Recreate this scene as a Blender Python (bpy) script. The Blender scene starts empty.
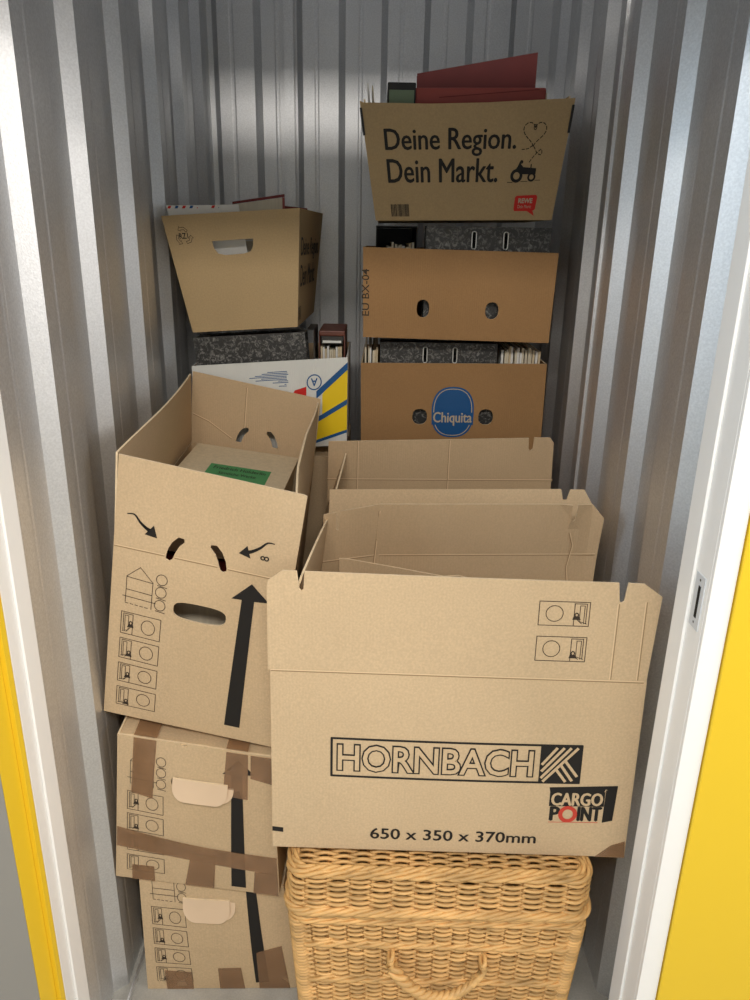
import bpy, math, random
from mathutils import Vector, Matrix
from mathutils.geometry import delaunay_2d_cdt
random.seed(7)
SC = bpy.context.scene
COL = SC.collection
V = Vector
pi = math.pi

# ------------------------------------------------------------------ materials
def lin(c):
    c = c / 255.0
    return c / 12.92 if c <= 0.04045 else ((c + 0.055) / 1.055) ** 2.4
def rgb(r, g, b): return (lin(r), lin(g), lin(b), 1.0)

def mat(name, col, rough=0.8, metal=0.0, var=0.0, vscale=8.0, bump=0.0, bscale=300.0, stretch=(1, 1, 1), spec=0.5, speck=0.0, flute=0.0, alpha=1.0):
    m = bpy.data.materials.new(name); m.use_nodes = True
    nt = m.node_tree; N = nt.nodes; L = nt.links
    b = N['Principled BSDF']
    b.inputs['Base Color'].default_value = col
    b.inputs['Roughness'].default_value = rough
    b.inputs['Metallic'].default_value = metal
    b.inputs['Specular IOR Level'].default_value = spec
    b.inputs['Alpha'].default_value = alpha
    tc = N.new('ShaderNodeTexCoord'); mp = N.new('ShaderNodeMapping')
    L.new(tc.outputs['Object'], mp.inputs['Vector'])
    mp.inputs['Scale'].default_value = stretch
    src = None
    if var > 0:
        n = N.new('ShaderNodeTexNoise'); n.inputs['Scale'].default_value = vscale; n.inputs['Detail'].default_value = 4
        L.new(mp.outputs[0], n.inputs['Vector'])
        r = N.new('ShaderNodeMapRange'); r.inputs['From Min'].default_value = 0.3; r.inputs['From Max'].default_value = 0.7
        r.inputs['To Min'].default_value = 1 - var; r.inputs['To Max'].default_value = 1 + var
        L.new(n.outputs['Fac'], r.inputs['Value'])
        mx = N.new('ShaderNodeVectorMath'); mx.operation = 'SCALE'
        mx.inputs[0].default_value = col[:3]; L.new(r.outputs[0], mx.inputs['Scale'])
        src = mx.outputs[0]
    if speck > 0:
        n = N.new('ShaderNodeTexNoise'); n.inputs['Scale'].default_value = 260; n.inputs['Detail'].default_value = 2
        L.new(tc.outputs['Object'], n.inputs['Vector'])
        r = N.new('ShaderNodeMapRange'); r.inputs['From Min'].default_value = 0.35; r.inputs['From Max'].default_value = 0.75
        r.inputs['To Min'].default_value = 1 - speck; r.inputs['To Max'].default_value = 1 + speck
        L.new(n.outputs['Fac'], r.inputs['Value'])
        mx = N.new('ShaderNodeVectorMath'); mx.operation = 'SCALE'
        if src: L.new(src, mx.inputs[0])
        else: mx.inputs[0].default_value = col[:3]
        L.new(r.outputs[0], mx.inputs['Scale']); src = mx.outputs[0]
    if src: L.new(src, b.inputs['Base Color'])
    h = None
    if flute > 0:
        w = N.new('ShaderNodeTexWave'); w.bands_direction = 'X'; w.inputs['Scale'].default_value = 55; w.inputs['Distortion'].default_value = 0.6
        L.new(tc.outputs['Object'], w.inputs['Vector'])
        bp = N.new('ShaderNodeBump'); bp.inputs['Strength'].default_value = flute; bp.inputs['Distance'].default_value = 0.0006
        L.new(w.outputs['Fac'], bp.inputs['Height']); h = bp
    if bump > 0:
        n = N.new('ShaderNodeTexNoise'); n.inputs['Scale'].default_value = bscale; n.inputs['Detail'].default_value = 3
        L.new(mp.outputs[0], n.inputs['Vector'])
        bp = N.new('ShaderNodeBump'); bp.inputs['Strength'].default_value = bump; bp.inputs['Distance'].default_value = 0.002
        L.new(n.outputs['Fac'], bp.inputs['Height'])
        if h: L.new(h.outputs[0], bp.inputs['Normal'])
        h = bp
    if h: L.new(h.outputs[0], b.inputs['Normal'])
    return m

def marble(name):
    m = mat(name, rgb(34, 34, 35), 0.45)
    nt = m.node_tree; N = nt.nodes; L = nt.links; b = N['Principled BSDF']
    tc = N.new('ShaderNodeTexCoord')
    n = N.new('ShaderNodeTexNoise'); n.inputs['Scale'].default_value = 75; n.inputs['Detail'].default_value = 8; n.inputs['Roughness'].default_value = 0.65; n.inputs['Distortion'].default_value = 1.6
    L.new(tc.outputs['Object'], n.inputs['Vector'])
    cr = N.new('ShaderNodeValToRGB'); e = cr.color_ramp.elements
    e[0].position = 0.50; e[0].color = rgb(44, 43, 42); e[1].position = 0.74; e[1].color = rgb(160, 158, 152)
    L.new(n.outputs['Fac'], cr.inputs[0]); L.new(cr.outputs[0], b.inputs['Base Color'])
    return m

M = {}
M['card'] = mat('kraft_cardboard', rgb(208, 182, 146), 0.82, var=0.035, vscale=5, bump=0.06, bscale=160, speck=0.07, flute=0.10, spec=0.25)
M['card_in'] = mat('kraft_cardboard_inside', rgb(198, 171, 136), 0.88, var=0.03, vscale=6, bump=0.05, bscale=160, speck=0.05, flute=0.35, spec=0.2)
M['card_edge'] = mat('cardboard_cut_edge', rgb(236, 214, 178), 0.9, var=0.1, vscale=60, spec=0.2)
M['crease'] = mat('pressed_crease', rgb(160, 132, 98), 0.8, spec=0.3)  # dark ribbon, paints the shaded side of a fold
M['banana'] = mat('brown_banana_carton', rgb(164, 126, 84), 0.8, var=0.04, vscale=6, bump=0.08, bscale=120, speck=0.05, flute=0.25, spec=0.25)
M['banana_in'] = mat('brown_banana_carton_inside', rgb(150, 112, 74), 0.9, spec=0.2)
M['rewe'] = mat('ochre_cardboard', rgb(182, 156, 116), 0.8, var=0.03, vscale=6, bump=0.05, bscale=160, speck=0.06, spec=0.25)
M['white_card'] = mat('white_printed_carton', rgb(222, 222, 216), 0.6, var=0.03, vscale=9, bump=0.05, flute=0.5, spec=0.4)
M['ink'] = mat('black_print', rgb(34, 31, 29), 0.6, spec=0.3)
M['ink_soft'] = mat('thin_black_print', rgb(62, 52, 42), 0.7, spec=0.3)
M['redink'] = mat('red_print', rgb(208, 74, 58), 0.7, spec=0.3)
M['rewered'] = mat('red_shop_print', rgb(205, 40, 32), 0.6, spec=0.3)
M['blueink'] = mat('blue_print', rgb(22, 84, 140), 0.55, spec=0.4)
M['paleink'] = mat('pale_print', rgb(190, 175, 150), 0.6, spec=0.3)
M['yellowink'] = mat('yellow_print', rgb(244, 208, 22), 0.5, spec=0.4)
M['crease_lit'] = mat('crease_highlight', rgb(226, 200, 162), 0.8, spec=0.3)  # pale ribbon, paints the lit side of a fold
M['tape'] = mat('brown_packing_tape', rgb(160, 122, 88), 0.24, var=0.15, vscale=30, bump=0.6, bscale=45, spec=0.7, alpha=0.58)
M['tab'] = mat('pale_cardboard_tab', rgb(228, 202, 172), 0.85, var=0.03, spec=0.2)
M['marble'] = marble('black_marbled_board')
M['steel'] = mat('polished_eyelet', rgb(225, 225, 220), 0.3, metal=0.3)
M['darksteel'] = mat('dark_metal_rail', rgb(70, 68, 66), 0.4, metal=0.8)
M['dark'] = mat('black_board', rgb(32, 31, 31), 0.55)
M['hole'] = mat('slot_shade', rgb(14, 13, 12), 0.8)  # near-black colour for the shade inside a slot
M['paper'] = mat('aged_paper', rgb(212, 202, 180), 0.85, var=0.08, vscale=140, stretch=(1, 1, 0.05), spec=0.2)
M['white'] = mat('white_paper', rgb(232, 230, 224), 0.8, spec=0.2)
M['green'] = mat('green_label', rgb(84, 150, 96), 0.7, spec=0.2)
M['greygreen'] = mat('grey_green_label', rgb(120, 136, 112), 0.7, spec=0.2)
M['bookboard'] = mat('cream_book_board', rgb(214, 196, 164), 0.75, var=0.06, vscale=90, speck=0.05, spec=0.25)
M['red'] = mat('red_board', rgb(112, 32, 29), 0.6, var=0.08, vscale=12)
M['red2'] = mat('faded_red_board', rgb(150, 66, 58), 0.6, var=0.08, vscale=12)
M['rust'] = mat('rust_brown_leather', rgb(104, 54, 38), 0.5, var=0.15, vscale=30, bump=0.2, bscale=90)
M['wicker'] = mat('honey_wicker', rgb(214, 170, 108), 0.45, var=0.32, vscale=14, stretch=(1, 1, 6), bump=0.3, bscale=200, spec=0.5)
M['wicker_dark'] = mat('darker_wicker', rgb(178, 128, 72), 0.5, var=0.25, vscale=30, bump=0.3, bscale=200, spec=0.5)
M['galv'] = mat('galvanised_sheet', rgb(224, 225, 226), 0.48, metal=0.86, var=0.04, vscale=3, bump=0.16, bscale=380, speck=0.08)
M['frame'] = mat('white_painted_steel', rgb(250, 249, 246), 0.35, spec=0.5)
M['plate'] = mat('white_strike_plate', rgb(214, 218, 222), 0.3, spec=0.5)
M['yellow'] = mat('yellow_powder_coat', rgb(238, 200, 44), 0.42, spec=0.4, bump=0.05, bscale=350)
M['doorgrey'] = mat('grey_door_inside', rgb(150, 148, 143), 0.5, metal=0.2, bump=0.05)
M['concrete'] = mat('grey_concrete_floor', rgb(186, 184, 176), 0.75, var=0.18, vscale=9, bump=0.3, bscale=60, speck=0.08)
M['plaster'] = mat('white_wall_paint', rgb(214, 212, 206), 0.8)

# ------------------------------------------------------------------ mesh helpers
class MB:
    def __init__(s): s.v = []; s.f = []; s.mi = []; s.mats = []; s.smooth = []
    def m(s, mt):
        if mt not in s.mats: s.mats.append(mt)
        return s.mats.index(mt)
    def add(s, vs, fs, mt, smooth=False):
        o = len(s.v); k = s.m(mt)
        s.v += [tuple(p) for p in vs]
        for f in fs: s.f.append(tuple(i + o for i in f)); s.mi.append(k); s.smooth.append(smooth)
    def build(s, name, parent=None, root=None, loc=None):
        base = V(loc) if loc is not None else (parent_base(parent) if parent else V((0, 0, 0)))
        me = bpy.data.meshes.new(name)
        me.from_pydata([tuple(V(p) - base) for p in s.v], [], s.f)
        for k in s.mats: me.materials.append(M[k])
        me.polygons.foreach_set('material_index', s.mi)
        me.polygons.foreach_set('use_smooth', s.smooth)
        me.update()
        o = bpy.data.objects.new(name, me); COL.objects.link(o)
        if parent: o.parent = parent
        elif loc is not None: o.location = loc
        return o

def parent_base(o):
    b = V((0, 0, 0))
    while o: b = b + o.location; o = o.parent
    return b

def tag(o, label=None, cat=None, group=None, kind=None):
    if label: o['label'] = label
    if cat: o['category'] = cat
    if group: o['group'] = group
    if kind: o['kind'] = kind
    return o

def thing(name, loc, label, cat, group=None):
    o = bpy.data.objects.new(name, None); COL.objects.link(o); o.location = loc
    o.empty_display_size = 0.05
    return tag(o, label, cat, group)

def box(mb, x0, x1, y0, y1, z0, z1, mt, M4=None, bev=0.0):
    vs = [V((x, y, z)) for z in (z0, z1) for y in (y0, y1) for x in (x0, x1)]
    fs = [(0, 2, 3, 1), (4, 5, 7, 6), (0, 1, 5, 4), (2, 6, 7, 3), (0, 4, 6, 2), (1, 3, 7, 5)]
    if bev > 0:
        import bmesh
        bm = bmesh.new()
        bv = [bm.verts.new(p) for p in vs]
        for f in fs: bm.faces.new([bv[i] for i in f])
        bmesh.ops.bevel(bm, geom=bm.edges[:], offset=bev, segments=2, affect='EDGES', profile=0.6)
        bm.verts.ensure_lookup_table(); bm.verts.index_update()
        vs = [v.co.copy() for v in bm.verts]; fs = [tuple(v.index for v in f.verts) for f in bm.faces]
        bm.free()
    if M4 is not None: vs = [M4 @ p for p in vs]
    mb.add(vs, fs, mt)

def inside(p, loops):
    c = False; x, y = p
    for lp in loops:
        n = len(lp)
        for i in range(n):
            x1, y1 = lp[i]; x2, y2 = lp[(i + 1) % n]
            if (y1 > y) != (y2 > y) and x < (x2 - x1) * (y - y1) / (y2 - y1) + x1: c = not c
    return c

def sheet(mb, loops, mp, t, mt, mt_in=None, mt_edge=None, grid=0.04, w0=0.0):
    """flat panel with holes (even-odd), outer face at w0, thickness t behind it, bent through mp(u,v,w)"""
    mt_in = mt_in or mt; mt_edge = mt_edge or mt
    co = []; ed = []
    for lp in loops:
        o = len(co); n = len(lp); k = 0; pts = []
        for i in range(n):
            a = V(lp[i]); b = V(lp[(i + 1) % n]); L = (b - a).length
            s = max(1, int(L / grid)) if grid else 1
            for j in range(s): pts.append(a.lerp(b, j / s))
        for i in range(len(pts)): ed.append((o + i, o + (i + 1) % len(pts)))
        co += pts
    xs = [p[0] for p in loops[0]]; ys = [p[1] for p in loops[0]]
    if grid:
        nx = int((max(xs) - min(xs)) / grid); ny = int((max(ys) - min(ys)) / grid)
        for i in range(1, nx + 1):
            for j in range(1, ny + 1):
                p = (min(xs) + (max(xs) - min(xs)) * i / (nx + 1), min(ys) + (max(ys) - min(ys)) * j / (ny + 1))
                if inside(p, loops): co.append(V(p))
    r = delaunay_2d_cdt([V((p[0], p[1])) for p in co], ed, [], 0, 1e-6)
    vv = r[0]; tri = []
    for f in r[2]:
        c = sum((vv[i] for i in f), V((0, 0))) / len(f)
        if inside(c, loops): tri.append(tuple(f))
    n = len(vv)
    front = [mp(p[0], p[1], w0) for p in vv]
    # orientation: make front face outward
    if t <= 0.0008:
        mb.add(front, tri, mt); return
    back = [mp(p[0], p[1], w0 - t) for p in vv]
    mb.add(front + [], tri, mt)
    mb.add(back, [tuple(reversed(f)) for f in tri], mt_in)
    cnt = {}
    for f in tri:
        for i in range(len(f)):
            a, b = f[i], f[(i + 1) % len(f)]
            cnt[(a, b)] = 1
    fs = [(b, a, a + n, b + n) for (a, b) in cnt if (b, a) not in cnt]
    mb.add(front + back, fs, mt_edge)

def rect(x0, x1, y0, y1): return [(x0, y0), (x1, y0), (x1, y1), (x0, y1)]
def ell(cx, cy, rx, ry, n=20, a0=0): return [(cx + rx * math.cos(2 * pi * i / n + a0), cy + ry * math.sin(2 * pi * i / n + a0)) for i in range(n)]
def rrect(x0, x1, y0, y1, r, n=5):
    out = []
    for cx, cy, a in ((x1 - r, y0 + r, -pi / 2), (x1 - r, y1 - r, 0), (x0 + r, y1 - r, pi / 2), (x0 + r, y0 + r, pi)):
        for i in range(n + 1):
            b = a + pi / 2 * i / n; out.append((cx + r * math.cos(b), cy + r * math.sin(b)))
    return out
def sup(cx, cy, rx, ry, n=40, p=2.6):
    return [(cx + rx * math.copysign(abs(math.cos(t)) ** (2 / p), math.cos(t)), cy + ry * math.copysign(abs(math.sin(t)) ** (2 / p), math.sin(t))) for t in [2 * pi * i / n for i in range(n)]]

def fill(mb, loops, mp, mt, w=0.0006, grid=0.03): sheet(mb, loops, mp, 0.0, mt, grid=grid, w0=w)

def stroke(mb, pts, mp, width, mt='ink_soft', closed=False, w=0.0006, dash=None):
    P = [V(p) for p in pts]
    if closed: P.append(P[0])
    if dash:
        seg = []; on = True; rem = dash[0]; cur = [P[0]]
        for a, b in zip(P, P[1:]):
            L = (b - a).length; pos = 0
            while L - pos > rem:
                pos += rem; q = a.lerp(b, pos / L)
                if on: cur.append(q); seg.append(cur)
                on = not on; cur = [q]; rem = dash[0] if on else dash[1]
            rem -= L - pos
            if on: cur.append(b)
            else: cur = [b]
        for s in seg:
            if len(s) > 1: stroke(mb, s, mp, width, mt, w=w)
        return
    for a, b in zip(P, P[1:]):
        d = b - a; L = d.length
        if L < 1e-6: continue
        k = max(1, int(L / 0.05)); nrm = V((-d.y, d.x)) / L * width / 2; e = d / L * width * 0.3
        a2 = a - e; b2 = b + e
        for i in range(k):
            p = a2.lerp(b2, i / k); q = a2.lerp(b2, (i + 1) / k)
            mb.add([mp(*(p - nrm), w), mp(*(q - nrm), w), mp(*(q + nrm), w), mp(*(p + nrm), w)], [(0, 1, 2, 3)], mt)

_tc = {}
def textmesh(s, off=0.0):
    if (s, off) in _tc: return _tc[(s, off)]
    c = bpy.data.curves.new('t', 'FONT'); c.body = s; c.size = 1; c.offset = off; c.resolution_u = 3; c.fill_mode = 'FRONT' if hasattr(c, 'fill_mode') else c.fill_mode
    o = bpy.data.objects.new('t', c); COL.objects.link(o)
    dg = bpy.context.evaluated_depsgraph_get(); dg.update()
    me = bpy.data.meshes.new_from_object(o.evaluated_get(dg))
    me.calc_loop_triangles()
    vs = [(v.co.x, v.co.y) for v in me.vertices]; fs = [tuple(t.vertices) for t in me.loop_triangles]
    bpy.data.objects.remove(o); bpy.data.curves.remove(c); bpy.data.meshes.remove(me)
    _tc[(s, off)] = (vs, fs); return vs, fs

def text(mb, s, x0, x1, y0, y1, mp, mt='ink', off=0.0, w=0.0006, rot=0, ref=None):
    """lettering fitted into a rectangle; ref = bbox taken from another offset"""
    vs, fs = textmesh(s, off); rv = textmesh(s, ref)[0] if ref is not None else vs
    ax, bx_ = min(v[0] for v in rv), max(v[0] for v in rv); ay, by = min(v[1] for v in rv), max(v[1] for v in rv)
    out = []
    for x, y in vs:
        u = (x - ax) / (bx_ - ax); v = (y - ay) / (by - ay)
        if rot == 90: u, v = 1 - v, u
        if rot == 180: u, v = 1 - u, 1 - v
        if rot == -90: u, v = v, 1 - u
        out.append(mp(x0 + (x1 - x0) * u, y0 + (y1 - y0) * v, w))
    mb.add(out, fs, mt)

def btext(mb, s, x0, x1, y0, y1, mp, mt='ink', d=.0007, w=.0006):
    """heavier lettering: the same letters laid down a few times side by side"""
    for k, (a, b) in enumerate(((-d, 0), (d, 0), (0, d * .6), (0, -d * .6))):
        text(mb, s, x0 + a, x1 + a, y0 + b, y1 + b, mp, mt, w=w + k * .00012)

class Carton:
    """a box given by its eight corners (front BL BR TR TL, rear BL BR TR TL), walls bulge a little"""
    def __init__(s, f, r, W, D, H, bulge=0.0):
        s.f = [V(p) for p in f]; s.r = [V(p) for p in r]; s.W = W; s.D = D; s.H = H; s.b = bulge
    def T(s, x, y, z):
        a = x / s.W; q = y / s.D; t = z / s.H
        def bl(c): return (c[0] * (1 - a) + c[1] * a) * (1 - t) + (c[3] * (1 - a) + c[2] * a) * t
        p = bl(s.f) * (1 - q) + bl(s.r) * q
        if s.b and 0 < a < 1 and -0.2 < t < 1.6:
            tt = min(max(t, 0), 1)
            k = s.b * math.sin(pi * a) * math.sin(pi * tt) * max(0, 1 - max(q, 0) * 2)
            p = p + V((0, -k, 0))
        return p
    def front(s, u, v, w): return s.T(u, -w, v)
    def back(s, u, v, w): return s.T(s.W - u, s.D + w, v)
    def right(s, u, v, w): return s.T(s.W + w, u, v)
    def left(s, u, v, w): return s.T(-w, s.D - u, v)
    def bottom(s, u, v, w): return s.T(u, s.D - v, -w)
    def flapmap(s, side, ang, bend=None):
        ca, sa = math.cos(ang), math.sin(ang)
        def g(u, v, w):
            if bend: w = w + bend(u, v)
            o = sa * v + ca * w; z = s.H + ca * v - sa * w
            if side == 'front': return s.T(u, -o, z)
            if side == 'back': return s.T(s.W - u, s.D + o, z)
            if side == 'right': return s.T(s.W + o, u, z)
            return s.T(-o, s.D - u, z)
        return g
    def walls(s, mb, mt='card', mi='card_in', me='card_edge', t=0.004, holes={}, tops={}, grid=0.05, sides=('front', 'back', 'left', 'right', 'bottom')):
        for sd in sides:
            if sd == 'bottom': L, h, e = s.W, s.D, t
            elif sd in ('front', 'back'): L, h, e = s.W, s.H, 0
            else: L, h, e = s.D, s.H, t
            out = tops.get(sd) or (rect(e, L - e, e, h - e) if sd == 'bottom' else rect(e, L - e, 0, h))
            sheet(mb, [out] + holes.get(sd, []), getattr(s, sd), t, mt, mi, me, grid=grid)

# ------------------------------------------------------------------ the setting
P = 0.26
def profile(a0, a1, phase, h=0.026, s=0.02):
    """corrugated sheet profile: list of (along, out)"""
    pts = []
    n0 = int((a0 - phase) / P) - 2; n1 = int((a1 - phase) / P) + 2
    for k in range(n0, n1 + 1):
        b = phase + k * P
        q = [(b, 0), (b + s, h), (b + s + 0.035, h), (b + s + 0.039, h - 0.0011), (b + s + 0.046, h - 0.0011), (b + s + 0.05, h),
             (b + s + 0.110, h), (b + 2 * s + 0.110, 0), (b + 2 * s + 0.150, 0), (b + 2 * s + 0.154, 0.0011), (b + 2 * s + 0.161, 0.0011), (b + 2 * s + 0.165, 0)]
        pts += q
    out = []
    for (x1, y1), (x2, y2) in zip(pts, pts[1:]):
        if x2 <= a0 or x1 >= a1: continue
        if x1 < a0: y1 += (y2 - y1) * (a0 - x1) / (x2 - x1); x1 = a0
        if x2 > a1: y2 = y1 + (y2 - y1) * (a1 - x1) / (x2 - x1); x2 = a1
        if not out: out.append((x1, y1))
        out.append((x2, y2))
    return out
def corr(name, pr, place, z1=2.62, t=0.0015):
    mb = MB(); n = len(pr)
    zs = [0.0, 0.8, 1.6, z1]
    vs = [place(a, o, z) for z in zs for a, o in pr] + [place(a, o - 0.002, z) for z in zs for a, o in pr]
    fs = []
    for k in range(len(zs) - 1):
        for i in range(n - 1):
            a = k * n + i; fs.append((a, a + 1, a + 1 + n, a + n))
            b = a + len(zs) * n; fs.append((b, b + n, b + 1 + n, b + 1))
    mb.add(vs, fs, 'galv')
    return mb
BACK = 2.65
mb = corr('wall_left', profile(1.052, BACK, 1.22), lambda a, o, z: V((-0.555 + o, a, z)))
tag(mb.build('wall_left'), kind='structure')
mb = corr('wall_right', profile(1.052, BACK, 1.22), lambda a, o, z: V((0.555 - o, a, z)))
# overlap seam of two sheets
box(mb, 0.5265, 0.5295, 1.842, 1.846, 0, 2.62, 'galv')
box(mb, 0.5235, 0.529, 1.846, 1.856, 0, 2.62, 'galv')
tag(mb.build('wall_right'), kind='structure')
mb = corr('wall_back', profile(-0.558, 0.558, -0.514 - 0.0), lambda a, o, z: V((a, BACK - o, z)))
box(mb, -0.292, -0.262, BACK - 0.0295, BACK - 0.0262, 0, 2.62, 'galv')
tag(mb.build('wall_back'), kind='structure')
mb = MB(); box(mb, -2.2, 2.2, -1.6, BACK + 0.05, -0.05, 0.0, 'concrete')
tag(mb.build('floor'), kind='structure')
mb = MB(); box(mb, -2.2, 2.2, -1.65, -1.6, 0, 2.9, 'plaster'); tag(mb.build('wall_corridor'), kind='structure')

# floor rail folded up at the foot of the left wall
mb = MB(); box(mb, -0.553, -0.512, 1.06, 1.20, 0.0005, 0.004, 'galv'); box(mb, -0.516, -0.512, 1.06, 2.6, 0.0005, 0.016, 'galv')
tag(mb.build('trim_1'), kind='structure')

# door frame
def jamb(name, x_in, sgn, yf=0.958):
    mb = MB()
    def bb(a, b, y0, y1, z0=0.0, z1=2.16):
        x0, x1 = sorted((x_in + sgn * a, x_in + sgn * b)); box(mb, x0, x1, y0, y1, z0, z1, 'frame', bev=0.0012)
    bb(0.0, 0.078, 1.006, 1.05)           # rear half of the reveal
    bb(0.004, 0.078, yf, 1.0055)       # stepped front half
    if sgn > 0: bb(0.004, 0.037, 0.950, 0.9575)       # face
    return tag(mb.build(name), kind='structure')
jr = jamb('trim_2', 0.474, 1)
mb = MB(); sp = MB()
box(mb, 0.4765, 0.4779, 0.968, 0.998, 1.068, 1.152, 'plate', bev=0.0005)
box(mb, 0.4760, 0.4768, 0.978, 0.985, 1.085, 1.135, 'hole')  # dark block paints the shade in the latch hole
for z in (1.077, 1.144):
    mb.add([V((0.4762, 0.983 + 0.002 * math.cos(a), z + 0.002 * math.sin(a))) for a in [2 * pi * i / 10 for i in range(10)]], [tuple(range(10))], 'darksteel')
mb.build('strike_plate', parent=jr)
jamb('trim_3', -0.526, -1, 0.974)
mb = MB(); box(mb, -0.526, 0.474, 0.958, 1.05, 1.97, 2.25, 'frame', bev=0.001); box(mb, -0.60, 0.60, 0.99, 1.05, 2.318, 2.62, 'galv')  # galvanised beam above the lintel is added, unseen, to trim lamp light
tag(mb.build('trim_4'), kind='structure')
# partition edge behind the jambs
mb = MB(); box(mb, 0.5535, 0.62, 1.0, 1.052, 0, 2.20, 'galv'); tag(mb.build('trim_5'), kind='structure')
# yellow neighbouring panel to the right (corridor front)
mb = MB(); box(mb, 0.5130, 1.9, 0.946, 0.975, 0.0, 2.20, 'yellow', bev=0.002); tag(mb.build('wall_front'), kind='structure')
# open door leaf on the left: yellow folded lip, grey inside
d1 = MB()
R = Matrix.Translation((-0.532, 0.972, 0)) @ Matrix.Rotation(math.radians(-10), 4, 'Z')
R2 = Matrix.Translation((-0.5468, 0.9235, 0)) @ Matrix.Rotation(math.radians(-52), 4, 'Z')
box(d1, -0.026, 0.0, -0.95, -0.001, 0.012, 2.08, 'doorgrey', R2)
box(d1, -0.030, -0.0265, -0.95, -0.001, 0.012, 2.08, 'yellow', R2)
dl = tag(d1.build('door_1'), kind='structure')
l = MB(); box(l, -0.0138, -0.006, -0.050, -0.012, 0.012, 2.08, 'yellow', R, bev=0.0008); box(l, -0.0138, 0.002, -0.0115, 0.0, 0.012, 2.08, 'yellow', R, bev=0.0006)
l.build('door_lip', parent=dl)

# ------------------------------------------------------------------ print motifs
def icon(mb, mp, x0, x1, y0, y1, flip=False, k=0):
    W = x1 - x0; H = y1 - y0
    fx = (lambda x: x1 - x * W) if flip else (lambda x: x0 + x * W)
    fy = lambda y: y0 + y * H
    s = 0.0013
    stroke(mb, [(fx(0), fy(0)), (fx(1), fy(0)), (fx(1), fy(1)), (fx(0), fy(1))], mp, s, closed=True)
    stroke(mb, ell(fx(.69), fy(.5), .17 * W, .33 * H, 20), mp, s, closed=True)
    stroke(mb, [(fx(.06), fy(.1)), (fx(.06), fy(.93)), (fx(.30), fy(.93)), (fx(.30), fy(.03))], mp, s)
    stroke(mb, [(fx(.10), fy(.1)), (fx(.10), fy(.85)), (fx(.19), fy(.85)), (fx(.19), fy(.2)), (fx(.04), fy(.1))], mp, s * .9)
    yy = (.45, .25, .38, .18)[k % 4]
    stroke(mb, ell(fx(.25), fy(yy + .08), .035 * W, .08 * H, 10), mp, s * 1.6, closed=True)
    fill(mb, [[(fx(.16), fy(yy - .12)), (fx(.33), fy(yy - .12)), (fx(.31), fy(yy + .02)), (fx(.2), fy(yy + .02))]], mp, 'ink_soft', grid=0)
    stroke(mb, [(fx(.14), fy(.1)), (fx(.3), fy(yy))], mp, s)

def moving_symbols(mp, arrow_only=False):
    mb = MB(); s = 0.0013
    stroke(mb, [(.057, .335), (.031, .312), (.031, .258)], mp, s); stroke(mb, [(.057, .335), (.084, .309), (.084, .254)], mp, s)
    stroke(mb, [(.031, .311), (.084, .308)], mp, s); stroke(mb, [(.031, .285), (.084, .283)], mp, s); stroke(mb, [(.025, .270), (.092, .268)], mp, s)
    stroke(mb, [(.031, .256), (.084, .254)], mp, s, dash=(0.006, 0.004))
    for y in (.319, .293, .266):
        stroke(mb, ell(.101, y, .0108, .0108), mp, s, closed=True)
        stroke(mb, [(.093, y - .0125), (.112, y - .0145)], mp, s)
    for k, (a, b) in enumerate(((.189, .236), (.134, .178), (.080, .122), (.025, .067))):
        icon(mb, mp, .025, .106, a, b, k=k)
    return mb
def big_arrow(mp, h0=0.03):
    mb = MB()
    fill(mb, [[(.249, h0), (.280, h0), (.282, .315), (.310, .318), (.274, .350), (.238, .313), (.258, .314)]], mp, 'ink')
    return mb

def tapestrip(mb, mp, pts, w=0.0012): sheet(mb, [pts], mp, 0.0009, 'tape', grid=0.03, w0=w)

def handle_tab(c, u0, u1, v1, L, ang, parent):
    """handle piece pushed out of its slot and hanging from the upper edge"""
    mb = MB(); ca, sa = math.cos(ang), math.sin(ang)
    def mp(u, v, w): return c.front(u, v1 - ca * v - sa * w, sa * v + ca * w + 0.003)
    r = 0.02
    q = L * .62
    pts = [(u0, 0), (u1, 0), (u1, L - q)] + [(u1 - q + q * math.cos(a), L - q + q * math.sin(a)) for a in [pi / 2 * i / 6 for i in range(1, 7)]] + [(u0 + q - q * math.sin(a), L - q + q * math.cos(a)) for a in [pi / 2 * i / 6 for i in range(0, 6)]] + [(u0, L - q)]
    sheet(mb, [pts], mp, 0.003, 'tab', 'card', 'card_edge', grid=0.02)
    mp2 = lambda u, v, w: mp(u + .012, v * .93 + .002, w - .0055)
    sheet(mb, [pts], mp2, 0.002, 'tab', 'card', 'card_edge', grid=0.02)
    return mb.build('handle_tab', parent=parent)

# ------------------------------------------------------------------ wicker basket
def tube(mb, pts, r, mt, n=6, closed=True):
    N = len(pts); vs = []; fs = []
    for i in range(N):
        a = pts[(i - 1) % N] if (closed or i > 0) else pts[i]; b = pts[(i + 1) % N] if (closed or i < N - 1) else pts[i]
        t = (b - a).normalized(); up = V((0, 0, 1)) if abs(t.z) < 0.9 else V((0, 1, 0))
        s = t.cross(up).normalized(); q = s.cross(t)
        rr = r[i] if isinstance(r, list) else r
        for k in range(n):
            an = 2 * pi * k / n; vs.append(pts[i] + s * (rr * math.cos(an)) + q * (rr * math.sin(an)))
    for i in range(N if closed else N - 1):
        j = (i + 1) % N
        for k in range(n):
            fs.append((i * n + k, i * n + (k + 1) % n, j * n + (k + 1) % n, j * n + k))
    if not closed:
        fs.append(tuple(range(n))); fs.append(tuple(reversed(range((N - 1) * n, N * n))))
    mb.add(vs, fs, mt, True)

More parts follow.
